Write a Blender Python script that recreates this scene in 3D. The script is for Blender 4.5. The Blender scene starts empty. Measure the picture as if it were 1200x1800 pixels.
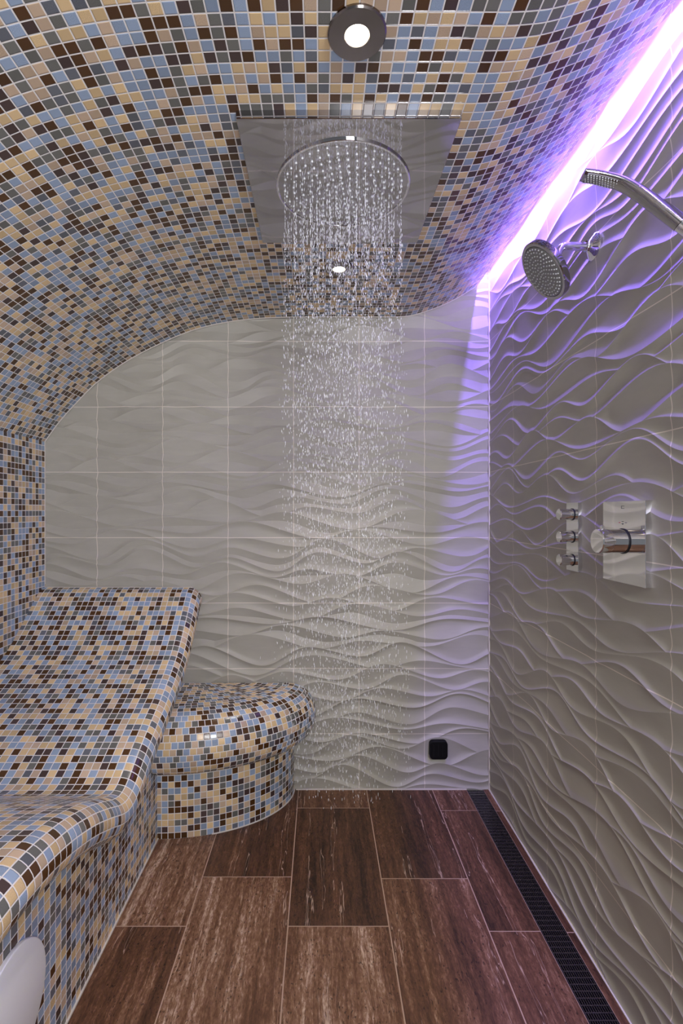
import bpy, bmesh, math, random
import numpy as np
from mathutils import Vector, Matrix

random.seed(7)
PI = math.pi
sc = bpy.context.scene
COL = sc.collection

# ---------------------------------------------------------------- camera
cam_d = bpy.data.cameras.new('camera')
cam = bpy.data.objects.new('camera', cam_d); COL.objects.link(cam)
CZ = 1.273
cam.location = (0, 0, CZ)
cam.rotation_euler = (PI/2, 0, 0)
cam_d.sensor_width = 36.0
cam_d.lens = 36.0*873/1800
cam_d.shift_x = 37/1800
cam_d.shift_y = -1/1800
cam_d.clip_start = 0.02
sc.camera = cam

# ---------------------------------------------------------------- world, lights, exposure
sc.view_settings.view_transform = 'Standard'
sc.view_settings.look = 'None'
sc.view_settings.gamma = 1.0
sc.view_settings.use_curve_mapping = False
sc.view_settings.exposure = 0.0
WORLD = 0.22
FILL_W, LED_W, SPOT_W = 44.0, 40.0, 21.0
UP_W = 10.0
w = bpy.data.worlds.new('world'); sc.world = w; w.use_nodes = True
w.node_tree.nodes['Background'].inputs[0].default_value = (0.93, 0.96, 1.0, 1)
w.node_tree.nodes['Background'].inputs[1].default_value = WORLD

def lamp(name, kind, loc, rot, energy, color, **kw):
    d = bpy.data.lights.new(name, kind); o = bpy.data.objects.new(name, d); COL.objects.link(o)
    o.location = loc; o.rotation_euler = rot; d.energy = energy; d.color = color
    for k, v in kw.items(): setattr(d, k, v)
    return o
# unseen fill lights added behind the camera, the lower one for the ceiling
lamp('front_fill', 'AREA', (0.55, -1.0, 1.90), (math.radians(93), 0, math.radians(22)), FILL_W, (0.97, 0.98, 1.0),
     shape='RECTANGLE', size=0.4, size_y=0.3)
lamp('doorway_floor_light', 'AREA', (0.40, -0.95, 0.35), (math.radians(148), 0, math.radians(20)), UP_W, (0.98, 0.98, 1.0),
     shape='RECTANGLE', size=0.5, size_y=0.7, spread=math.radians(125))
# violet LED line in the cove above the ceiling lip
lamp('cove_light', 'AREA', (0.7295, 0.78, 2.372), (0, 0, 0), LED_W, (0.25, 0.145, 1.0),
     shape='RECTANGLE', size=0.004, size_y=2.96)

# ---------------------------------------------------------------- helpers
def obj(name, me, mats=None, parent=None):
    if isinstance(me, bmesh.types.BMesh):
        m = bpy.data.meshes.new(name); me.to_mesh(m); me.free(); me = m
    o = bpy.data.objects.new(name, me); COL.objects.link(o)
    if mats is not None:
        for m in (mats if isinstance(mats, (list, tuple)) else [mats]): me.materials.append(m)
    if parent is not None: o.parent = parent
    return o

def thing(name, label, cat, loc=(0, 0, 0), group=None):
    o = bpy.data.objects.new(name, None); COL.objects.link(o)
    o.location = loc; o.empty_display_size = 0.05
    o['label'] = label; o['category'] = cat
    if group: o['group'] = group
    return o

def tag(o, label, cat, kind=None, group=None):
    o['label'] = label; o['category'] = cat
    if kind: o['kind'] = kind
    if group: o['group'] = group
    return o

def struct(o, label):
    o['kind'] = 'structure'; o['label'] = label; o['category'] = label.split()[-1] if False else o.name.split('_')[0]
    return o

def smooth(o, angle=None):
    me = o.data
    me.polygons.foreach_set('use_smooth', [True]*len(me.polygons))
    if angle is not None: me.set_sharp_from_angle(angle=math.radians(angle))
    return o

def grid_mesh(name, P, UV=None, closed_v=False, sharp_rows=None, flip=False):
    """P: array (rows, cols, 3). UV: (rows, cols, 2) or None."""
    P = np.asarray(P, float); R, C = P.shape[:2]
    idx = np.arange(R*C).reshape(R, C)
    a = idx[:-1, :-1].ravel(); b = idx[:-1, 1:].ravel(); c = idx[1:, 1:].ravel(); d = idx[1:, :-1].ravel()
    F = np.stack([a, b, c, d] if not flip else [d, c, b, a], 1)
    if closed_v:
        a = idx[:-1, -1]; b = idx[:-1, 0]; c = idx[1:, 0]; d = idx[1:, -1]
        F = np.concatenate([F, np.stack([a, b, c, d] if not flip else [d, c, b, a], 1)])
    me = bpy.data.meshes.new(name)
    n = len(F)
    me.vertices.add(R*C); me.vertices.foreach_set('co', P.reshape(-1))
    me.loops.add(4*n); me.loops.foreach_set('vertex_index', F.reshape(-1).astype(np.int32))
    me.polygons.add(n); me.polygons.foreach_set('loop_start', np.arange(0, 4*n, 4, dtype=np.int32))
    me.polygons.foreach_set('use_smooth', np.ones(n, bool))
    me.update(calc_edges=True)
    if UV is not None:
        l = me.uv_layers.new(name='UVMap')
        l.data.foreach_set('uv', np.asarray(UV, float).reshape(-1, 2)[F.reshape(-1)].reshape(-1))
    if sharp_rows is not None:
        rows = np.zeros(R, bool); rows[list(sharp_rows)] = True
        ev = np.zeros(2*len(me.edges), np.int32); me.edges.foreach_get('vertices', ev)
        ev = ev.reshape(-1, 2); r = ev//C
        s = (r[:, 0] == r[:, 1]) & rows[r[:, 0]]
        at = me.attributes.new('sharp_edge', 'BOOLEAN', 'EDGE'); at.data.foreach_set('value', s)
    return me

def bm_new(): return bmesh.new()
def add_box(bm, x0, x1, y0, y1, z0, z1, bevel=0.0, seg=2):
    r = bmesh.ops.create_cube(bm, size=1.0, matrix=Matrix.Translation(((x0+x1)/2, (y0+y1)/2, (z0+z1)/2)) @
                              Matrix.Diagonal((x1-x0, y1-y0, z1-z0, 1)))
    if bevel:
        es = list({e for v in r['verts'] for e in v.link_edges})
        bmesh.ops.bevel(bm, geom=es, offset=bevel, segments=seg, affect='EDGES', profile=0.5)

def frame_from(axis):
    z = Vector(axis).normalized()
    x = z.orthogonal().normalized(); y = z.cross(x)
    return x, y, z

def add_lathe(bm, prof, origin, axis, seg=48, close_ends=True):
    """prof: list of (radius, height along axis)."""
    x, y, z = frame_from(axis); O = Vector(origin)
    rings = []
    for r, h in prof:
        if r < 1e-6: rings.append([bm.verts.new(O + z*h)])
        else: rings.append([bm.verts.new(O + z*h + (x*math.cos(2*PI*i/seg) + y*math.sin(2*PI*i/seg))*r) for i in range(seg)])
    for A, B in zip(rings[:-1], rings[1:]):
        for i in range(seg):
            j = (i+1) % seg
            if len(A) == 1 and len(B) == 1: continue
            if len(A) == 1: bm.faces.new((A[0], B[j], B[i]))
            elif len(B) == 1: bm.faces.new((A[i], A[j], B[0]))
            else: bm.faces.new((A[i], A[j], B[j], B[i]))
    bmesh.ops.recalc_face_normals(bm, faces=bm.faces)

def add_tube(bm, pts, r, seg=20, caps=True):
    pts = [Vector(p) for p in pts]; rings = []
    t0 = (pts[1]-pts[0]).normalized(); n = t0.orthogonal().normalized()
    for i, p in enumerate(pts):
        t = (pts[min(i+1, len(pts)-1)]-pts[max(i-1, 0)]).normalized()
        n = (n - t*n.dot(t)).normalized(); b = t.cross(n)
        rr = r[i] if isinstance(r, (list, tuple)) else r
        rings.append([bm.verts.new(p + (n*math.cos(2*PI*k/seg)+b*math.sin(2*PI*k/seg))*rr) for k in range(seg)])
    for A, B in zip(rings[:-1], rings[1:]):
        for k in range(seg): bm.faces.new((A[k], A[(k+1) % seg], B[(k+1) % seg], B[k]))
    if caps: bm.faces.new(rings[0][::-1]); bm.faces.new(rings[-1])
    bmesh.ops.recalc_face_normals(bm, faces=bm.faces)

def interp(pts, n):
    """Catmull-Rom through 2-D points, resampled at even arc length."""
    P = np.array(pts, float); Q = np.vstack([2*P[0]-P[1], P, 2*P[-1]-P[-2]]); out = []
    for i in range(1, len(Q)-2):
        p0, p1, p2, p3 = Q[i-1:i+3]
        for t in np.linspace(0, 1, 24, endpoint=False):
            out.append(0.5*((2*p1)+(-p0+p2)*t+(2*p0-5*p1+4*p2-p3)*t*t+(-p0+3*p1-3*p2+p3)*t**3))
    out.append(Q[-2]); out = np.array(out)
    s = np.r_[0, np.cumsum(np.linalg.norm(np.diff(out, axis=0), axis=1))]
    q = np.linspace(0, s[-1], n)
    return np.stack([np.interp(q, s, out[:, k]) for k in range(out.shape[1])], 1), q

# ---------------------------------------------------------------- materials
def srgb(r, g, b):
    f = lambda c: (c/255/12.92) if c/255 <= 0.04045 else ((c/255+0.055)/1.055)**2.4
    return (f(r), f(g), f(b), 1)

class NT:
    def __init__(self, name):
        self.m = bpy.data.materials.new(name); self.m.use_nodes = True
        self.t = self.m.node_tree; self.b = self.t.nodes['Principled BSDF']
    def n(self, kind, **kw):
        x = self.t.nodes.new(kind)
        for k, v in kw.items(): setattr(x, k, v)
        return x
    def l(self, a, b): self.t.links.new(a, b)
    def _in(self, sock, v):
        if hasattr(v, 'is_linked'): self.l(v, sock)
        else: sock.default_value = v
    def math(self, op, a, b=None, c=None, clamp=False):
        x = self.n('ShaderNodeMath', operation=op, use_clamp=clamp)
        for i, v in enumerate((a, b, c)):
            if v is not None: self._in(x.inputs[i], v)
        return x.outputs[0]
    def vmath(self, op, a, b=None):
        x = self.n('ShaderNodeVectorMath', operation=op)
        self._in(x.inputs[0], a)
        if b is not None: self._in(x.inputs[1], b)
        return x.outputs[0]
    def mix(self, f, a, b, blend='MIX'):
        x = self.n('ShaderNodeMix', data_type='RGBA', blend_type=blend)
        self._in(x.inputs[0], f); self._in(x.inputs[6], a); self._in(x.inputs[7], b)
        return x.outputs[2]
    def noise(self, vec, scale, detail=3, rough=0.5):
        x = self.n('ShaderNodeTexNoise'); self.l(vec, x.inputs['Vector'])
        x.inputs['Scale'].default_value = scale; x.inputs['Detail'].default_value = detail
        x.inputs['Roughness'].default_value = rough
        return x.outputs[0]
    def ramp(self, fac, stops, interp='LINEAR'):
        x = self.n('ShaderNodeValToRGB'); cr = x.color_ramp; cr.interpolation = interp
        while len(cr.elements) < len(stops): cr.elements.new(0.5)
        for e, (p, c) in zip(cr.elements, stops): e.position = p; e.color = c
        self._in(x.inputs[0], fac)
        return x.outputs[0]
    def set(self, **kw):
        for k, v in kw.items(): self._in(self.b.inputs[k.replace('_', ' ')], v)
        return self

def simple(name, col, rough=0.5, metal=0.0, **kw):
    t = NT(name)
    tc = t.n('ShaderNodeTexCoord')
    nz = t.noise(tc.outputs['Object'], 60, 2)
    t.set(Base_Color=col, Metallic=metal, Roughness=t.math('MULTIPLY_ADD', nz, 0.06, max(rough-0.03, 0.0)), **kw)
    return t.m

def mosaic(name, pitch=0.0247, grout_w=0.055, seed=0.0):
    t = NT(name)
    uv = t.n('ShaderNodeUVMap'); uv.uv_map = 'UVMap'
    s = t.vmath('DIVIDE', uv.outputs[0], (pitch, pitch, 1))
    s = t.vmath('ADD', s, (seed, seed, 0))
    cell = t.vmath('FLOOR', s); fr = t.vmath('FRACTION', s)
    wn = t.n('ShaderNodeTexWhiteNoise', noise_dimensions='2D'); t.l(cell, wn.inputs['Vector'])
    wn2 = t.n('ShaderNodeTexWhiteNoise', noise_dimensions='2D')
    t.l(t.vmath('ADD', cell, (37.3, 11.7, 0)), wn2.inputs['Vector'])
    wn3 = t.n('ShaderNodeTexWhiteNoise', noise_dimensions='2D')
    t.l(t.vmath('ADD', cell, (-17.9, 71.1, 0)), wn3.inputs['Vector'])
    col = t.ramp(wn.outputs[0], [(0.0, srgb(150, 168, 194)), (0.245, srgb(112, 112, 108)), (0.375, srgb(103, 107, 116)),
                                 (0.44, srgb(82, 53, 26)), (0.60, srgb(76, 60, 58)), (0.69, srgb(220, 191, 146)),
                                 (0.87, srgb(203, 178, 152))], 'CONSTANT')
    v = t.math('MULTIPLY_ADD', wn2.outputs[0], 0.35, 0.82)
    foil = t.math('GREATER_THAN', wn3.outputs[0], 0.55)
    gl = t.noise(t.vmath('MULTIPLY', uv.outputs[0], (1, 1, 0)), 900, 2)
    v2 = t.math('MULTIPLY', v, t.math('MULTIPLY_ADD', t.math('MULTIPLY', t.math('SUBTRACT', gl, 0.5), foil), 1.3, 1.0))
    mx = t.n('ShaderNodeVectorMath', operation='SCALE'); t.l(col, mx.inputs[0]); t.l(v2, mx.inputs['Scale'])
    sx = t.n('ShaderNodeSeparateXYZ'); t.l(fr, sx.inputs[0])
    dx = t.math('ABSOLUTE', t.math('SUBTRACT', sx.outputs[0], 0.5))
    dy = t.math('ABSOLUTE', t.math('SUBTRACT', sx.outputs[1], 0.5))
    d = t.math('MAXIMUM', dx, dy)
    g = t.math('GREATER_THAN', d, 0.5-grout_w)
    base = t.mix(g, mx.outputs[0], srgb(236, 232, 230))
    ro = t.math('ADD', t.math('MULTIPLY', g, 0.6), t.math('MULTIPLY_ADD', wn2.outputs[0], 0.14, 0.13), clamp=True)
    h = t.n('ShaderNodeMapRange'); h.inputs[1].default_value = 0.5-grout_w-0.05; h.inputs[2].default_value = 0.5-grout_w+0.02
    h.inputs[3].default_value = 1.0; h.inputs[4].default_value = 0.0; t.l(d, h.inputs[0])
    # every tile sits at a slightly different tilt
    tilt = t.math('ADD', t.math('MULTIPLY', t.math('SUBTRACT', wn2.outputs[0], 0.5), sx.outputs[0]),
                  t.math('MULTIPLY', t.math('SUBTRACT', wn3.outputs[0], 0.5), sx.outputs[1]))
    hh = t.math('ADD', h.outputs[0], t.math('MULTIPLY_ADD', tilt, 0.5, t.math('MULTIPLY', t.math('MULTIPLY', gl, foil), 0.12)))
    bp = t.n('ShaderNodeBump'); bp.inputs['Strength'].default_value = 0.5; bp.inputs['Distance'].default_value = 0.0016
    t.l(hh, bp.inputs['Height'])
    t.set(Base_Color=base, Roughness=ro, Normal=bp.outputs[0], Specular_IOR_Level=0.55)
    return t.m

def relief_tile(name, axis, off_u, off_z):
    t = NT(name)
    tc = t.n('ShaderNodeTexCoord'); sx = t.n('ShaderNodeSeparateXYZ'); t.l(tc.outputs['Object'], sx.inputs[0])
    def line(c, off):
        m = t.math('FRACT', t.math('DIVIDE', t.math('SUBTRACT', c, off-30.0), 0.3))
        return t.math('GREATER_THAN', t.math('ABSOLUTE', t.math('SUBTRACT', m, 0.5)), 0.5-0.0045)
    g = t.math('MAXIMUM', line(sx.outputs[axis], off_u), line(sx.outputs[2], off_z))
    fl = t.n('ShaderNodeCombineXYZ')
    for k, (c, o_) in enumerate(((sx.outputs[axis], off_u), (sx.outputs[2], off_z))):
        t.l(t.math('FLOOR', t.math('DIVIDE', t.math('SUBTRACT', c, o_-30.0), 0.3)), fl.inputs[k])
    wn = t.n('ShaderNodeTexWhiteNoise', noise_dimensions='2D'); t.l(fl.outputs[0], wn.inputs['Vector'])
    st = t.vmath('MULTIPLY', tc.outputs['Object'], (6, 6, 26))
    n1 = t.noise(st, 1.2, 4, 0.6)
    col = t.mix(n1, srgb(166, 162, 152), srgb(184, 180, 170))
    sc_ = t.n('ShaderNodeVectorMath', operation='SCALE'); t.l(col, sc_.inputs[0])
    t.l(t.math('MULTIPLY_ADD', wn.outputs[0], 0.08, 0.96), sc_.inputs['Scale'])
    base = t.mix(g, sc_.outputs[0], srgb(226, 216, 205))
    t.set(Base_Color=base, Roughness=t.math('MULTIPLY_ADD', n1, 0.12, 0.4), Specular_IOR_Level=0.35)
    return t.m

def travertine(name):
    t = NT(name)
    tc = t.n('ShaderNodeTexCoord')
    at = t.n('ShaderNodeAttribute'); at.attribute_name = 'plank'
    sx = t.n('ShaderNodeSeparateColor'); t.l(at.outputs['Color'], sx.inputs[0])
    off = t.n('ShaderNodeVectorMath', operation='SCALE'); t.l(at.outputs['Color'], off.inputs[0]); off.inputs['Scale'].default_value = 9.0
    p = t.vmath('ADD', tc.outputs['Object'], off.outputs[0])
    wob = t.noise(p, 7, 3)
    cw = t.n('ShaderNodeCombineXYZ'); t.l(t.math("MULTIPLY", t.math("SUBTRACT", wob, 0.5), 0.022), cw.inputs[0])
    pw = t.vmath('ADD', p, cw.outputs[0])
    v1 = t.noise(t.vmath('MULTIPLY', pw, (34, 2.2, 1)), 1.0, 6, 0.72)
    v2 = t.noise(t.vmath('MULTIPLY', pw, (150, 44, 1)), 1.0, 5, 0.8)
    v3 = t.noise(t.vmath('MULTIPLY', pw, (9, 1.0, 1)), 1.0, 3, 0.5)
    mixv = t.math('ADD', t.math('MULTIPLY', v1, 0.46), t.math('ADD', t.math('MULTIPLY', v2, 0.38), t.math('MULTIPLY', v3, 0.16)))
    mixv = t.math('ADD', mixv, t.math('MULTIPLY_ADD', sx.outputs[0], 0.14, -0.07))
    col = t.ramp(mixv, [(0.36, srgb(46, 29, 21)), (0.455, srgb(83, 55, 39)), (0.53, srgb(106, 72, 52)),
                        (0.60, srgb(139, 103, 80)), (0.68, srgb(206, 178, 158))])
    # thin pale and dark veins along the plank
    vn = t.noise(t.vmath('MULTIPLY', pw, (19, 1.1, 1)), 1.0, 4, 0.62)
    def vein(at_, k_): return t.math('SUBTRACT', 1.0, t.math('MULTIPLY', t.math('ABSOLUTE', t.math('SUBTRACT', vn, at_)), k_), clamp=True)
    col = t.mix(t.math('MULTIPLY', vein(0.60, 160.0), 0.7), col, srgb(214, 184, 164))
    col = t.mix(t.math('MULTIPLY', vein(0.43, 120.0), 0.55), col, srgb(42, 26, 20))
    pit = t.noise(t.vmath('MULTIPLY', pw, (190, 80, 1)), 1.0, 2, 0.5)
    pm = t.math('MULTIPLY', t.math('LESS_THAN', pit, 0.345), t.math('GREATER_THAN', t.noise(p, 9, 2), 0.46))
    col = t.mix(t.math('MULTIPLY', pm, 0.75), col, srgb(40, 26, 20))
    bp = t.n('ShaderNodeBump'); bp.inputs['Strength'].default_value = 0.35; bp.inputs['Distance'].default_value = 0.001
    t.l(t.math('SUBTRACT', v2, pm), bp.inputs['Height'])
    t.set(Base_Color=col, Roughness=t.math('MULTIPLY_ADD', v2, 0.2, 0.33), Normal=bp.outputs[0], Specular_IOR_Level=0.4)
    return t.m

M = {
    'ceiling': mosaic('mosaic_ceiling', seed=3.37),
    'lounger': mosaic('mosaic_lounger_tiles', seed=50.0),
    'stool': mosaic('mosaic_stool_tiles', seed=91.0),
    'leftwall': mosaic('mosaic_wall_tiles', seed=20.25),
    'back': relief_tile('relief_tile_back', 0, 0.777, 0.2529),
    'right': relief_tile('relief_tile_right', 1, 1.995, 0.2529),
    'stone': travertine('travertine_plank'),
    'grout': simple('floor_grout', srgb(190, 160, 140), 0.8),
    'sealant': simple('pale_sealant', srgb(214, 206, 198), 0.55),
    'plaster': simple('cove_plaster', srgb(205, 202, 198), 0.8),
    'chrome': simple('chrome', (0.80, 0.80, 0.82, 1), 0.05, 1.0),
    'chromeshade': simple('shaded_chrome', (0.42, 0.41, 0.43, 1), 0.06, 1.0),  # same chrome, with dark reflections put into its colour
    'steel': simple('polished_steel_plate', (0.50, 0.49, 0.51, 1), 0.03, 1.0),
    'darkchrome': simple('dark_chrome', (0.24, 0.215, 0.21, 1), 0.14, 1.0),
    'face': simple('grey_spray_face', (0.25, 0.25, 0.26, 1), 0.32, 0.3),
    'rubber': simple('pale_rubber_nozzle', (0.62, 0.63, 0.66, 1), 0.35),
    'black': simple('black_plastic', (0.003, 0.003, 0.0035, 1), 0.55, Specular_IOR_Level=0.2),
    'ringblack': simple('black_ring', (0.01, 0.01, 0.012, 1), 0.3),
    'white': simple('white_plastic', srgb(244, 245, 248), 0.3),
    'channel': simple('drain_channel_dark', (0.015, 0.014, 0.017, 1), 0.5),
    'wire': simple('drain_wire_steel', (0.24, 0.22, 0.26, 1), 0.28, 1.0),
    'red': simple('red_mark', (0.5, 0.02, 0.02, 1), 0.4),
    'mark': simple('grey_mark', (0.08, 0.08, 0.09, 1), 0.4),
}
def emit(name, col, strength):
    t = NT(name); t.set(Base_Color=(0.8, 0.8, 0.8, 1), Emission_Color=col, Emission_Strength=strength); return t.m
M['glow'] = emit('warm_reflector_glow', (1.0, 0.60, 0.26, 1), 1.3)
M['bulb'] = emit('lamp_glow', (1.0, 0.86, 0.62, 1), 9.0)
def water_mat():
    t = NT('water')
    t.set(Base_Color=(0.95, 0.96, 1.0, 1), Roughness=0.12, IOR=1.33, Transmission_Weight=0.22, Specular_IOR_Level=0.9)
    return t.m
M['water'] = water_mat()

# ---------------------------------------------------------------- shell
XR, XL, YB, YF = 0.777, -1.26, 2.277, -0.72
ZC = 2.165
def relief_wall(name, mat, axis, u0, u1, z0, z1, spacing, amp, seed, depth_k=0.115, dmax=0.0085, M_=10, du=0.006, ramp=0.018, share=0.5, hv=0.0010, facet=False):
    rng = np.random.RandomState(seed)
    u = np.linspace(u0, u1, int((u1-u0)/du)+1)
    K = int((z1-z0)/spacing)+8
    C = []
    for k in range(K):
        L1 = rng.uniform(0.38, 0.56); L2 = rng.uniform(0.75, 1.3)
        a = amp*rng.uniform(0.75, 1.25)
        ph = 2*PI*(u/L1+rng.rand()); ph2 = 2*PI*(u/L2+rng.rand())
        c = z0+(k-3.5)*spacing + a*(0.70*np.sin(ph+0.2*np.sin(ph)) + 0.45*np.sin(ph2))
        C.append(c)
    C = np.array(C)
    for k in range(1, K): C[k] = np.maximum(C[k], C[k-1])     # a crest runs into the one below and ends there
    H = [np.zeros_like(u)]                                     # crests stand out by different heights
    for k in range(1, K):
        f = np.clip((C[k]-C[k-1])/0.03, 0, 1); f = f*f*(3-2*f)
        H.append(H[-1]*(1-f)+f*rng.uniform(-hv, hv))
    rows, dep, sharp = [], [], []
    for k in range(K-1):
        gap = C[k+1]-C[k]
        fc_ = facet and rng.rand() < np.interp(C[k].mean(), [0.75, 1.35], [0.15, 1.0])
        D = np.minimum(depth_k*gap, dmax)*(1.0 if fc_ or not facet else 0.75)
        # a short ramp up to the lower crest, a long slope from the upper one (or the other way round)
        yv = np.minimum(0.40*gap, ramp*rng.uniform(0.8, 1.5))/np.maximum(gap, 1e-6)
        up = rng.rand() < share
        if not up: yv = 1-yv
        if fc_: yv = rng.uniform(0.36, 0.64)+0.10*np.sin(2*PI*(u/rng.uniform(0.3, 0.6)+rng.rand()))
        for i in range(M_ if k < K-2 else M_+1):
            t = yv*i/(M_//2) if i <= M_//2 else yv+(1-yv)*(i-M_//2)/(M_-M_//2)
            rows.append(C[k]+gap*t)
            dd = np.where(t <= yv, np.sin(PI/2*t/np.maximum(yv, 1e-6)), np.cos(PI/2*(t-yv)/np.maximum(1-yv, 1e-6)))
            if fc_: dd = np.where(t <= yv, t/yv, (1-t)/(1-yv))**0.9
            dep.append(D*np.abs(dd)-(H[k]*(1-t)+H[k+1]*t))
            if (i == 0 and k > 0) or (fc_ and i == M_//2): sharp.append(k*M_+i)
    Zr = np.clip(np.array(rows), z0, z1); Dp = np.array(dep)
    U = np.broadcast_to(u, Zr.shape)
    if axis == 0:  # back wall, faces -Y
        P = np.stack([U, YB-0.006+Dp, Zr], -1); flip = False
    else:          # right wall, faces -X
        P = np.stack([XR-0.006+Dp, U, Zr], -1); flip = True
    me = grid_mesh(name, P, None, sharp_rows=sharp, flip=flip)
    return obj(name, me, mat)
struct(relief_wall('wall_back', M['back'], 0, XL-0.03, XR+0.01, -0.01, 2.75, 0.047, 0.040, 5, share=0.75, ramp=0.022, depth_k=0.20, dmax=0.0130, facet=True),
       'pale greige back wall of wavy relief tiles')
struct(relief_wall('wall_right', M['right'], 1, YF, YB+0.005, -0.01, 2.75, 0.042, 0.037, 11, depth_k=0.085, dmax=0.0050, share=0.9, hv=0.0008),
       'greige wavy relief tile wall on the right under violet light')

# left wall (mosaic)
ys = np.linspace(YF, YB, 12); zs = np.linspace(-0.01, 1.606, 8)
P = np.zeros((len(zs), len(ys), 3)); P[..., 0] = XL; P[..., 1] = ys[None]; P[..., 2] = zs[:, None]
UV = np.stack([P[..., 1]-YB, P[..., 2]-1.604], -1)
struct(obj('wall_left', grid_mesh('wall_left', P, UV, flip=True), M['leftwall']), 'mosaic left wall beside the lounger')

# curved mosaic ceiling
k_ = 0.002609
px = [(80, 777), (103, 745), (128.8, 715.5), (171, 673), (226, 634), (288, 602), (343, 580), (405, 566), (470, 559.5), (535, 558),
      (600, 558), (665, 558), (704, 557.5), (732, 553), (775, 538), (807, 522), (839, 502)]
prof = [((x-563)*k_, CZ+(899-y)*k_) for x, y in px]
pr, s = interp(prof, 160)
ys = np.linspace(YF, YB, 40)
P = np.zeros((len(ys), len(pr), 3)); P[..., 0] = pr[None, :, 0]; P[..., 2] = pr[None, :, 1]; P[..., 1] = ys[:, None]
UV = np.zeros((len(ys), len(pr), 2)); UV[..., 0] = s[None]; UV[..., 1] = ys[:, None]-YB
ceil = struct(obj('ceiling', grid_mesh('ceiling', P, UV, flip=True), M['ceiling']), 'curved mosaic tiled ceiling sweeping down to the left')
# back of the ceiling shell, its lip and the cove above
bm = bm_new()
lip = pr[-1]
add_box(bm, lip[0]-0.012, lip[0]-0.0005, YF, YB-0.002, lip[1]+0.002, lip[1]+0.05)
add_box(bm, XL-0.03, lip[0]-0.005, YF, YB-0.002, lip[1]+0.05, lip[1]+0.06)
add_box(bm, XL-0.03, XR+0.03, YF, YB+0.02, 2.75, 2.77)
struct(obj('ceiling_cove', bm, M['plaster']), 'plaster cove above the ceiling lip')

# floor: planks over a grout bed
bm = bm_new()
lay = bm.loops.layers.float_color.new('plank')
def quad(x0, x1, y0, y1, z, mi, col=(0, 0, 0, 1)):
    f = bm.faces.new([bm.verts.new((x, y, z)) for x, y in ((x0, y0), (x1, y0), (x1, y1), (x0, y1))])
    f.material_index = mi
    for lp in f.loops: lp[lay] = col
rg = random.Random(3)
quad(XL, 0.668, YF, YB+0.01, -0.0012, 1); quad(0.744, XR+0.01, YF, YB+0.01, -0.0012, 1)
g = 0.0018
cols = [(-1.34, -1.03, 2.132), (-1.03, -0.72, 1.73), (-0.72, -0.411, 1.524), (-0.411, -0.100, 1.73), (-0.100, 0.2105, 2.132),
        (0.2105, 0.511, 1.722), (0.511, 0.668, 2.114), (0.744, XR+0.01, 2.11)]
tone = {(2, 1): 0.95, (2, 0): 0.2, (3, 1): 0.3, (3, 0): 0.42, (4, 2): 0.45, (4, 1): 0.55, (4, 0): 0.9, (5, 1): 0.25, (5, 0): 0.62}
for ci, (x0, x1, yj) in enumerate(cols):
    edges = [yj+0.608*k for k in range(-6, 2)]
    for a, b in zip(edges[:-1], edges[1:]):
        a2, b2 = max(a, YF), min(b, YB+0.01)
        if b2-a2 < 0.02: continue
        c = (rg.random(), rg.random(), rg.random(), 1)
        if ci == 2 and a2 > 1.5: c = (1.15, c[1], c[2], 1)
        if ci == 4 and b2 < 1.6 and b2 > 1.0: c = (1.0, c[1], c[2], 1)
        if ci == 5 and a2 > 1.6: c = (0.2, c[1], c[2], 1)
        if ci == 3 and a2 > 1.6: c = (0.3, c[1], c[2], 1)
        quad(x0+g, x1-g, a2+g, b2-g, 0, 0, c)
struct(obj('floor', bm, [M['stone'], M['grout']]), 'brown travertine plank floor')

def trim(name, label, x0, x1, y0, y1, z0, z1):
    bm = bm_new(); add_box(bm, x0, x1, y0, y1, z0, z1); struct(obj(name, bm, M['sealant']), label)
trim('trim_1', 'pale sealant line in the right rear corner', XR-0.0085, XR-0.002, YB-0.0085, YB-0.002, 0.0, 2.74)
trim('trim_2', 'pale sealant line where the back wall meets the floor', -0.112, 0.668, YB-0.0085, YB-0.002, 0.0, 0.005)
trim('trim_3', 'pale sealant line in the left rear corner', XL-0.001, XL+0.003, YB-0.0085, YB-0.002, 0.94, 1.604)
trim('trim_4', 'pale sealant line along the foot of the right wall', XR-0.0095, XR-0.002, YF, YB-0.006, 0.0, 0.003)
bm = bm_new(); add_tube(bm, [(x, YB-0.0055, z-0.0005) for x, z in pr[::2]], 0.0025, 6)
struct(obj('trim_5', bm, M['sealant']), 'pale sealant line under the ceiling along the back wall')

# ---------------------------------------------------------------- tiled lounger
top_pts = [(2.266, 0.926), (2.243, 0.922), (2.205, 0.898), (2.13, 0.828), (2.03, 0.738), (1.95, 0.683), (1.80, 0.612), (1.66, 0.560),
           (1.56, 0.518), (1.48, 0.478), (1.43, 0.467), (1.38, 0.480), (1.30, 0.518), (1.20, 0.560), (1.08, 0.597), (0.95, 0.618),
           (0.80, 0.618), (0.65, 0.590), (0.50, 0.535), (0.36, 0.47)]
tp, ts = interp(top_pts, 150)
tan = np.gradient(tp, axis=0); tan /= np.linalg.norm(tan, axis=1)[:, None]
nor = np.stack([tan[:, 1], -tan[:, 0]], 1); nor[nor[:, 1] < 0] *= -1   # up-facing normal in the Y,Z plane
R_ = 0.058; XN = -0.540
cs = [(XL+0.001 + (XN-R_-XL)*i/14, 0.0) for i in range(15)]
for i in range(1, 17):
    a = PI/2 - PI*i/16*0.97
    cs.append((XN-R_+R_*math.cos(a), -R_+R_*math.sin(a)))
cs += [(-0.66, -2*R_)]
cs = np.array(cs); cl = np.r_[0, np.cumsum(np.linalg.norm(np.diff(cs, axis=0), axis=1))]
P = np.zeros((len(tp), len(cs), 3)); UV = np.zeros((len(tp), len(cs), 2))
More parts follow.
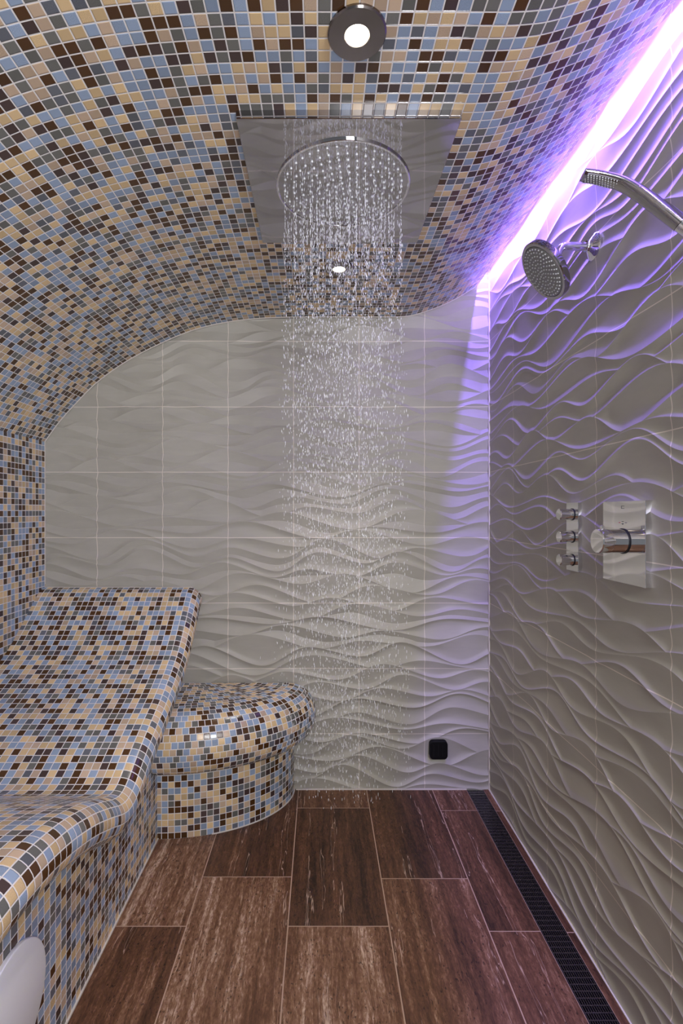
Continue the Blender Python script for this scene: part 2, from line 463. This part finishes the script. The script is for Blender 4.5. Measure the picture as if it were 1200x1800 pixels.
# a slight widening towards the foot end and steeper normals relaxed so the roll hangs straight down
for i in range(len(tp)):
    n = nor[i]*0.55+np.array([0, 1])*0.45; n /= np.linalg.norm(n)
    P[i, :, 0] = cs[:, 0]
    P[i, :, 1] = np.minimum(tp[i, 0]+n[0]*cs[:, 1], YB-0.0105)
    P[i, :, 2] = tp[i, 1]+n[1]*cs[:, 1]
    UV[i, :, 0] = cl-cl[14]; UV[i, :, 1] = ts[i]
lounger = thing('mosaic_lounger', 'long curved mosaic-tiled lounger with raised backrest built against the left wall', 'lounger', (-0.95, 1.3, 0))
def child(name, me, mat, parent, lab=None):
    o = obj(name, me, mat); o.parent = parent
    o.matrix_parent_inverse = Matrix.Translation(-parent.location)
    if lab: o['label'] = lab
    return o
child('reclining_surface', grid_mesh('reclining_surface', P, UV, flip=True), M['lounger'], lounger)
XP = -0.633
cols_y = tp[:, 0]
P = np.zeros((10, len(tp), 3)); UV = np.zeros((10, len(tp), 2))
for j in range(10):
    f = j/9
    P[j, :, 0] = XP; P[j, :, 1] = cols_y; P[j, :, 2] = f*(tp[:, 1]-0.06)
    UV[j, :, 0] = cols_y-1.929; UV[j, :, 1] = P[j, :, 2]
me = grid_mesh('side_panel', P, UV)
child('side_panel', me, M['lounger'], lounger, 'upright mosaic side below the rolled edge')
# foot end panel
bm = bm_new(); uvl = bm.loops.layers.uv.new('UVMap')
f = bm.faces.new([bm.verts.new(v) for v in ((XL+0.001, 0.36, 0), (XP, 0.36, 0), (XP, 0.36, 0.41), (XL+0.001, 0.36, 0.41))])
for lp in f.loops: lp[uvl].uv = (lp.vert.co.x, lp.vert.co.z)
child('foot_panel', bm, M['lounger'], lounger)
bm = bm_new(); add_box(bm, XP-0.002, XP+0.005, 0.36, 1.93, 0, 0.004)
child('sealant_line', bm, M['sealant'], lounger, 'pale sealant line along the floor')
bm = bm_new(); add_box(bm, XL+0.002, XN-0.045, YB-0.0135, YB-0.0055, 0.918, 0.9285, 0.0015, 2)
child('sealant_line', bm, M['sealant'], lounger, 'pale sealant line along the back wall')

# ---------------------------------------------------------------- tiled stool
EC = (-0.64, 2.279)
def ell(o, th, a0=0.62, b0=0.43):
    a, b = a0-o, max(b0-o, 0.0)
    return EC[0]+a*math.cos(th), EC[1]-b*math.sin(th)
stool = thing('mosaic_stool', 'low rounded mosaic-tiled seat in the corner between lounger and back wall', 'seat', (-0.40, 2.1, 0))
pf = [(0.085, 0.262), (0.055, 0.264), (0.03, 0.276), (0.012, 0.300), (0.002, 0.335), (0.0, 0.365), (0.006, 0.398), (0.022, 0.432),
      (0.048, 0.462), (0.082, 0.481), (0.12, 0.489), (0.18, 0.490), (0.24, 0.489), (0.30, 0.489), (0.36, 0.489), (0.415, 0.489), (0.4299, 0.489)]
pp, ps = interp(pf, 241)
L0 = 0.0247
nring = int(math.ceil(ps[-1]/L0))
vs, fs, uvs = [], [], []
NT_ = 72
thr = [PI*0.5*i/NT_ for i in range(NT_+1)]
for r in range(nring):
    s0, s1 = r*L0, min((r+1)*L0, ps[-1])
    mid = np.interp((s0+s1)/2, ps, pp[:, 0])
    # arc length of this ring, so every ring keeps near-square tiles
    pts = np.array([ell(mid, t) for t in thr]); al = np.r_[0, np.cumsum(np.linalg.norm(np.diff(pts, axis=0), axis=1))]
    al += 0.0061*((r*7) % 5)
    sub = 3
    for q in range(sub):
        sa, sb = s0+(s1-s0)*q/sub, s0+(s1-s0)*(q+1)/sub
        oa, za = np.interp(sa, ps, pp[:, 0]), np.interp(sa, ps, pp[:, 1])
        ob, zb = np.interp(sb, ps, pp[:, 0]), np.interp(sb, ps, pp[:, 1])
        for i in range(NT_):
            q4 = [(oa, za, i, sa), (oa, za, i+1, sa), (ob, zb, i+1, sb), (ob, zb, i, sb)]
            base = len(vs)
            for (o_, z_, ii, s_) in q4:
                x, y = ell(o_, thr[ii])
                vs.append((max(x, XP+0.001), min(y, YB-0.0065), z_)); uvs.append((al[ii], s_))
            fs.append((base, base+1, base+2, base+3))
me = bpy.data.meshes.new('seat'); me.from_pydata(vs, [], fs)
l = me.uv_layers.new(name='UVMap')
for p in me.polygons:
    for li in p.loop_indices: l.data[li].uv = uvs[me.loops[li].vertex_index]
bm = bm_new(); bm.from_mesh(me); bmesh.ops.remove_doubles(bm, verts=bm.verts, dist=1e-5)
bmesh.ops.recalc_face_normals(bm, faces=bm.faces)
st = child('seat', bm, M['stool'], stool); smooth(st)
th2 = [PI*0.5*i/60 for i in range(61)]
pts = np.array([ell(0.0, t, 0.52, 0.35) for t in th2]); al = np.r_[0, np.cumsum(np.linalg.norm(np.diff(pts, axis=0), axis=1))]
P = np.zeros((6, 61, 3)); UV = np.zeros((6, 61, 2))
for j in range(6):
    z = 0.272*j/5
    P[j, :, 0] = pts[:, 0]; P[j, :, 1] = np.minimum(pts[:, 1], YB-0.0065); P[j, :, 2] = z
    UV[j, :, 0] = al; UV[j, :, 1] = z+0.001
child('base', grid_mesh('base', P, UV, flip=True), M['stool'], stool, 'curved mosaic plinth under the overhanging seat')
bm = bm_new()
add_tube(bm, [(x, y, 0.0005) for x, y in [ell(-0.001, t, 0.52, 0.35) for t in th2[:45]]], 0.0032, 8)
child('sealant_line', bm, M['sealant'], stool, 'pale sealant line round the plinth')

# ---------------------------------------------------------------- round white cover on the lounger's side
t = thing('round_cover', 'round white disc cover fixed to the mosaic side of the lounger, lower left corner', 'cover', (XP+0.0006, 1.0, 0.25))
bm = bm_new()
add_lathe(bm, [(0, 0), (0.126, 0), (0.127, 0.002), (0.127, 0.0085), (0.1255, 0.0105), (0.123, 0.0112), (0, 0.0116)], (0, 0, 0), (1, 0, 0), 96)
o = obj('disc', bm, M['white'], t); smooth(o, 35)

# ---------------------------------------------------------------- downlights
def downlight(y, label):
    t = thing('downlight', label, 'ceiling light', (0.068, y, ZC), 'recessed downlights')
    bm = bm_new(); add_lathe(bm, [(0.0545, 0.001), (0.0545, -0.006), (0.052, -0.0085), (0.0235, -0.0095), (0.0228, -0.0085), (0.0228, 0.001)],
                             (0, 0, 0), (0, 0, 1), 64)
    smooth(obj('trim_ring', bm, M['darkchrome'], t), 30)
    bm = bm_new(); add_lathe(bm, [(0.0226, -0.0075), (0.0226, -0.006), (0.0205, -0.0045)], (0, 0, 0), (0, 0, 1), 48)
    smooth(obj('reflector', bm, M['glow'], t), 40)
    bm = bm_new(); add_lathe(bm, [(0.0226, -0.0062), (0.012, -0.0068), (0, -0.007)], (0, 0, 0), (0, 0, 1), 48)
    smooth(obj('lamp', bm, M['bulb'], t))
    lt = lamp('lamp_light', 'SPOT', (0, 0, -0.016), (0, 0, 0), SPOT_W, (1.0, 0.90, 0.79), spot_size=math.radians(74),
              spot_blend=0.85, shadow_soft_size=0.02)
    lt.parent = t
    return t
downlight(0.923, 'larger-looking downlight in dark chrome ring at top, nearer than rain shower')
downlight(1.814, 'small-looking far downlight in dark ring, between rain shower and back wall')

# ---------------------------------------------------------------- ceiling rain shower
rain = thing('rain_shower', 'square steel ceiling plate with round rain shower disc, water falling from it', 'rain shower', (0.063, 1.355, ZC))
hx, hy = 0.250, 0.255
bm = bm_new(); add_box(bm, -hx, hx, -hy, hy, -0.022, -0.001, 0.0012, 1)
obj('ceiling_plate', bm, M['steel'], rain)
RC = (-0.003, -0.02); RR = 0.178
bm = bm_new(); add_lathe(bm, [(0, -0.0245), (RR-0.006, -0.0245), (RR-0.006, -0.021), (0, -0.021)], (RC[0], RC[1], 0), (0, 0, 1), 96)
smooth(obj('shower_disc', bm, M['steel'], rain), 30)
bm = bm_new(); add_lathe(bm, [(RR-0.0062, -0.021), (RR-0.0062, -0.0255), (RR-0.005, -0.027), (RR-0.001, -0.027), (RR, -0.026), (RR, -0.021)],
                         (RC[0], RC[1], 0), (0, 0, 1), 128)
smooth(obj('rim', bm, M['chrome'], rain), 30)
nz = []
for ri, (rr, cnt) in enumerate(((0.0, 1), (0.022, 6), (0.044, 12), (0.066, 18), (0.088, 24), (0.110, 30), (0.132, 36), (0.156, 42))):
    for k in range(cnt):
        a = 2*PI*(k+0.37*ri)/cnt
        nz.append((RC[0]+rr*math.cos(a), RC[1]+rr*math.sin(a)))
nprof = [(0, -0.0280), (0.0022, -0.0280), (0.0030, -0.0260), (0.0033, -0.0240), (0, -0.0240)]
bm = bm_new(); add_lathe(bm, nprof, (0, 0, 0), (0, 0, 1), 10)
nm = bpy.data.meshes.new('nozzle'); bm.to_mesh(nm); bm.free(); nm.materials.append(M['rubber'])
nz.sort(key=lambda p: p[1])
for x, y in nz[:100]:
    o = bpy.data.objects.new('nozzle', nm); COL.objects.link(o); o.parent = rain; o.location = (x, y, 0)
bm = bm_new()
for x, y in nz[100:]: add_lathe(bm, nprof, (x, y, 0), (0, 0, 1), 10)
o = obj('nozzle_field', bm, M['rubber'], rain); o['kind'] = 'stuff'

# ---------------------------------------------------------------- falling water
def water():
    rg = random.Random(21)
    V, F = [], []
    def spindle(x, y, z, ln, r, dx=0.0, dy=0.0):
        b = len(V)
        for (f, q) in ((0.0, 0.0), (0.3, 0.85), (0.65, 1.0), (1.0, 0.0)):
            cx, cy, cz = x+dx*ln*(f-0.5), y+dy*ln*(f-0.5), z-ln*(f-0.5)
            if q == 0: V.append((cx, cy, cz))
            else:
                for k in range(5): V.append((cx+r*q*math.cos(2*PI*k/5), cy+r*q*math.sin(2*PI*k/5), cz))
        t0, a, c, t1 = b, b+1, b+6, b+11
        for k in range(5):
            j = (k+1) % 5
            F.append((t0, a+k, a+j)); F.append((a+k, c+k, c+j, a+j)); F.append((t1, c+j, c+k))
    zt = ZC-0.029
    for nx, ny in nz:
        wx, wy = rain.location.x+nx, rain.location.y+ny
        sx, sy = rg.gauss(0, 0.010), rg.gauss(0, 0.010)
        # broken jet just under the nozzle
        z = zt
        while z > zt-0.20:
            ln = rg.uniform(0.004, 0.016)
            if rg.random() < 0.62:
                h = zt-z; spindle(wx+sx*h, wy+sy*h, z-ln/2, ln, rg.uniform(0.0004, 0.00075))
            z -= ln*rg.uniform(1.0, 1.9)
        for _ in range(56):
            h = 0.12+1.45*rg.random()**1.35
            sp = 0.012*h
            spindle(wx+sx*h+rg.gauss(0, sp), wy+sy*h+rg.gauss(0, sp), zt-h, rg.uniform(0.004, 0.013), rg.uniform(0.0004, 0.0009)*(1.0-0.35*h/1.6))
    me = bpy.data.meshes.new('shower_water'); me.from_pydata(V, [], F)
    o = obj('shower_water', me, M['water']); smooth(o)
    return tag(o, 'falling drops and jets of water under the ceiling rain shower', 'water', 'stuff')
water()

# ---------------------------------------------------------------- fixed shower head on the right wall
t = thing('wall_shower', 'chrome wall shower with round spray head on short bent arm, right wall', 'shower head', (XR-0.006, 1.40, 2.02))
bm = bm_new(); add_lathe(bm, [(0.0, 0.0), (0.036, -0.002), (0.037, 0.002), (0.034, 0.006), (0.022, 0.012), (0.015, 0.020), (0.0145, 0.024), (0, 0.024)], (0, 0, 0), (-1, 0, 0), 48)
smooth(obj('flange', bm, M['chrome'], t), 40)
nrm = Vector((-0.806, 0.074, -0.588)).normalized()
HC = Vector((0.622, 1.392, 1.943))-t.location         # centre of the spray face
back = HC - nrm*0.047
bend = Vector((-0.105, 0, 0.0))
path = [Vector((-0.012, 0, 0)), Vector((-0.05, 0, 0)), Vector((-0.078, 0, 0))]
p0, p1, p2 = Vector((-0.078, 0, 0)), Vector((-0.103, 0, 0)), back
for i in range(1, 13):
    f = i/12; path.append(p0*(1-f)**2+p1*2*f*(1-f)+p2*f*f)
bm = bm_new(); add_tube(bm, path, 0.0112, 24); smooth(obj('arm', bm, M['chrome'], t), 50)
bm = bm_new(); add_lathe(bm, [(0, 0.010), (0.0165, 0.010), (0.018, 0.013), (0.018, 0.030), (0.015, 0.034), (0, 0.034)], back-nrm*0.012, nrm, 40)
smooth(obj('ball_joint', bm, M['chrome'], t), 40)
RH = 0.087
bm = bm_new(); add_lathe(bm, [(0, -0.030), (0.022, -0.030), (0.030, -0.024), (RH-0.006, -0.021), (RH-0.001, -0.018), (RH, -0.014), (RH, -0.003),
                              (RH-0.002, 0.0), (RH-0.010, 0.0), (RH-0.012, -0.002), (0, -0.002)], HC, nrm, 80)
hd = obj('spray_head', bm, M['chromeshade'], t); smooth(hd, 30)
bm = bm_new(); add_lathe(bm, [(0, 0.0012), (RH-0.014, 0.0012), (RH-0.0125, 0.0), (RH-0.0125, -0.003), (0, -0.003)], HC, nrm, 80)
fc = obj('spray_face', bm, M['face'], hd); fc['label'] = 'grey nozzle face'; smooth(fc, 30)
wnz = []
for ri, (rr, cnt) in enumerate(((0.006, 4), (0.016, 9), (0.027, 14), (0.038, 20), (0.049, 25), (0.060, 30), (0.069, 34))):
    for k in range(cnt):
        a = 2*PI*(k+0.31*ri)/cnt; wnz.append((rr*math.cos(a), rr*math.sin(a)))
fx, fy, fz = frame_from(nrm)
bm = bm_new()
for a, b in wnz: add_lathe(bm, [(0.0021, 0.0010), (0.0016, 0.0036), (0, 0.0040)], HC+fx*a+fy*b, nrm, 8)
o = obj('nozzle_field', bm, M['rubber'], hd); o['kind'] = 'stuff'

# ---------------------------------------------------------------- hand shower and its wall holder
def loft(bm, pts, dims, side, seg=28, power=2.6):
    rings = []
    pts = [Vector(p) for p in pts]
    for i, p in enumerate(pts):
        tg = (pts[min(i+1, len(pts)-1)]-pts[max(i-1, 0)]).normalized()
        sd = (Vector(side)-tg*Vector(side).dot(tg)).normalized(); up = tg.cross(sd)
        wd, ht = dims[i]; ring = []
        for k in range(seg):
            a = 2*PI*k/seg; c, s_ = math.cos(a), math.sin(a)
            ring.append(bm.verts.new(p + sd*(wd/2*math.copysign(abs(c)**(2/power), c)) + up*(ht/2*math.copysign(abs(s_)**(2/power), s_))))
        rings.append(ring)
    for A, B in zip(rings[:-1], rings[1:]):
        for k in range(seg): bm.faces.new((A[k], A[(k+1) % seg], B[(k+1) % seg], B[k]))
    bm.faces.new(rings[0][::-1]); bm.faces.new(rings[-1])
    bmesh.ops.recalc_face_normals(bm, faces=bm.faces)
def at(x, y, d): return Vector(((x-563)*d/873, d, CZ+(899-y)*d/873))
hs = thing('hand_shower', 'slim bar-shaped chrome hand shower at upper right edge', 'hand shower', (0.745, 1.0, 1.84))
cp = [(1024, 308, 1.060), (1042, 310, 1.057), (1062, 314, 1.053), (1090, 322, 1.046), (1120, 338, 1.035), (1150, 359, 1.022), (1180, 381, 1.010), (1196, 393, 1.004)]
raw = np.array([list(at(*c)) for c in cp])
sm, q = interp(raw, 40)
dims = []
for i in range(40):
    f = i/39; e = min(max((f-0.05)/0.95, 0), 1)
    dims.append((0.035*(1-e)+0.029*e, 0.0125*(1-e)+0.027*e))
dims[0] = (0.034, 0.0115)
SIDE = (0.0, 1, 0.0)
bm = bm_new(); loft(bm, sm, dims, SIDE, 32, 2.8)
hb = child('handset', bm, M['chromeshade'], hs); smooth(hb, 40)
bm = bm_new(); fpts = []
for i in range(1, 13): fpts.append(sm[i]+np.array([-0.0007, 0, -0.0052]))
loft(bm, fpts, [(0.029, 0.004)]*12, SIDE, 24, 5)
o = child('spray_face', bm, M['face'], hs, 'grey spray plate under the head'); smooth(o, 40)
bm = bm_new()
for i in range(1, 12):
    for k in range(5):
        c = sm[i]*0.5+sm[i+1]*0.5 if k % 2 else sm[i]
        add_lathe(bm, [(0.0013, 0.0), (0.0009, 0.0022), (0, 0.0024)], Vector(c)+Vector((-0.001, (k-2)*0.0058, -0.0068)), (-0.15, 0, -1), 8)
o = child('nozzle', bm, M['rubber'], hs); o['kind'] = 'stuff'
tg = Vector(sm[-1]-sm[-3]).normalized()
e0 = Vector(sm[-1])
bm = bm_new(); add_lathe(bm, [(0.0, 0.0), (0.0142, 0.0), (0.0142, 0.0015), (0, 0.0015)], e0, tg, 32)
child('joint_ring', bm, M['ringblack'], hs, 'black ring between handle and connector')
bm = bm_new(); add_lathe(bm, [(0.0, 0.0014), (0.0146, 0.0014), (0.0146, 0.03), (0.012, 0.048), (0.010, 0.060), (0, 0.060)], e0, tg, 32)
smooth(child('connector', bm, M['chrome'], hs), 40)

e1 = e0+tg*0.058
bm = bm_new(); add_lathe(bm, [(0, -0.001), (0.030, -0.001), (0.030, 0.003), (0.026, 0.006), (0.017, 0.010), (0.015, 0.018), (0, 0.018)], (XR-0.004, e1.y, e1.z), (-1, 0, 0), 40)
smooth(child('wall_bracket', bm, M['chrome'], hs), 40)

# ---------------------------------------------------------------- controls
def control_plate(name, label, y0, y1, z0, z1, proj):
    t = thing(name, label, 'shower control', (XR-0.003, (y0+y1)/2, (z0+z1)/2))
    bm = bm_new(); add_box(bm, -(proj-0.003), 0.002, -(y1-y0)/2, (y1-y0)/2, -(z1-z0)/2, (z1-z0)/2, 0.001, 2)
    obj('plate', bm, M['chrome'], t)
    return t
tv = control_plate('volume_control', 'narrow upright chrome plate with three small knobs, right wall', 1.471, 1.542, 1.093, 1.300, 0.014)
for z in (1.264, 1.196, 1.126):
    bm = bm_new()
    add_lathe(bm, [(0.0, 0.009), (0.0165, 0.009), (0.0165, 0.0405), (0.0172, 0.041), (0.0172, 0.0505), (0.0158, 0.052), (0, 0.0522)], (0, 0.0, z-tv.location.z), (-1, 0, 0), 48)
    kn = obj('knob', bm, M['chrome'], tv); smooth(kn, 30)
    bm = bm_new(); add_lathe(bm, [(0.0166, 0.0114), (0.0182, 0.0114), (0.0182, 0.0126), (0.0166, 0.0126)], (0, 0.0, z-tv.location.z), (-1, 0, 0), 48)
    o = obj('ring', bm, M['ringblack'], kn); o['label'] = 'black ring at the knob base'
th = control_plate('thermostat_control', 'large square chrome plate with one thick thermostat knob, right wall', 1.1615, 1.337, 1.093, 1.299, 0.017)
cz = 1.1985-th.location.z
bm = bm_new()
add_lathe(bm, [(0.0, 0.012), (0.0300, 0.012), (0.0300, 0.052), (0.0294, 0.0525), (0.0294, 0.0535), (0.0308, 0.054), (0.0308, 0.0770), (0.0292, 0.0795), (0, 0.080)], (0, 0, cz), (-1, 0, 0), 72)
kn = obj('knob', bm, M['chrome'], th); smooth(kn, 30)
bm = bm_new(); add_lathe(bm, [(0.0300, 0.0145), (0.0320, 0.0145), (0.0320, 0.0160), (0.0300, 0.0160)], (0, 0, cz), (-1, 0, 0), 64)
o = obj('ring', bm, M['ringblack'], kn); o['label'] = 'black ring at the knob base'
bm = bm_new(); add_lathe(bm, [(0, 0.028), (0.0052, 0.028), (0.0052, 0.0385), (0.0045, 0.039), (0, 0.039)], (-0.0655, 0, cz), (0, 0, 1), 20)
o = obj('safety_button', bm, M['chrome'], kn); smooth(o, 30)
def mark(mat, rects, label):
    bm = bm_new()
    for (y0, y1, z0, z1) in rects: add_box(bm, -0.0144, -0.0139, y0, y1, z0, z1)
    o = obj('marking', bm, mat, th); o['label'] = label
PZ = th.location.z
zc = 1.2448-PZ
mark(M['red'], [(0.010, 0.017, zc-0.0008, zc+0.0008)], 'tiny red dash above the knob')
mark(M['mark'], [(-0.017, -0.010, zc-0.0007, zc+0.0007), (-0.004, 0.004, zc+0.002, zc+0.0034), (-0.004, 0.004, zc-0.0034, zc-0.002),
                 (-0.0015, 0.0015, zc-0.005, zc-0.0034)], 'tiny dark marks above the knob')
zq = 1.2835-PZ
mark(M['mark'], [(-0.006, 0.006, zq+0.0025, zq+0.0037), (-0.006, 0.006, zq-0.0037, zq-0.0025), (0.0045, 0.006, zq-0.003, zq+0.003)], 'small square emblem near the plate top')

# ---------------------------------------------------------------- black vent box on the back wall
t = thing('wall_sensor', 'small black rounded square box low on the back wall', 'wall box', (0.537, YB-0.004, 0.189))
bm = bm_new()
r = bmesh.ops.create_cube(bm, size=1.0, matrix=Matrix.Diagonal((0.081, 0.026, 0.083, 1)) @ Matrix.Translation((0, -0.35, 0)))
es = [e for e in bm.edges if abs(e.verts[0].co.y-e.verts[1].co.y) > 0.01]
bmesh.ops.bevel(bm, geom=es, offset=0.017, segments=6, affect='EDGES', profile=0.5)
es = [e for e in bm.edges if e.verts[0].co.y < -0.02 and e.verts[1].co.y < -0.02]
bmesh.ops.bevel(bm, geom=es, offset=0.003, segments=2, affect='EDGES', profile=0.5)
o = obj('housing', bm, M['black'], t)
bm = bm_new()
for k in range(3): add_box(bm, -0.024+0.02*k, -0.0225+0.02*k, -0.0228, -0.0215, -0.026, 0.026)
o = obj('front_slots', bm, M['ringblack'], t)

# ---------------------------------------------------------------- linear drain
t = thing('linear_drain', 'long narrow steel drain grate in floor along the right wall', 'drain', (0.706, 1.0, 0))
bm = bm_new()
X0, X1 = 0.668-0.706, 0.744-0.706; A0, A1 = YF-1.0, YB-0.006-1.0
add_box(bm, X0, X1, A0, A1, -0.032, -0.030)
add_box(bm, X0, X0+0.0015, A0, A1, -0.030, 0.0003); add_box(bm, X1-0.0015, X1, A0, A1, -0.030, 0.0003)
obj('channel', bm, M['channel'], t)
bm = bm_new()
nb = 12
for k in range(nb):
    x = X0+0.004+(X1-X0-0.008)*k/(nb-1)
    add_box(bm, x-0.0011, x+0.0011, A0, A1, -0.010, -0.0008)
y = A0+0.005
while y < A1-0.004:
    add_box(bm, X0+0.0015, X1-0.0015, y-0.0016, y+0.0016, -0.006, 0.0002); y += 0.019
obj('grate', bm, M['wire'], t)
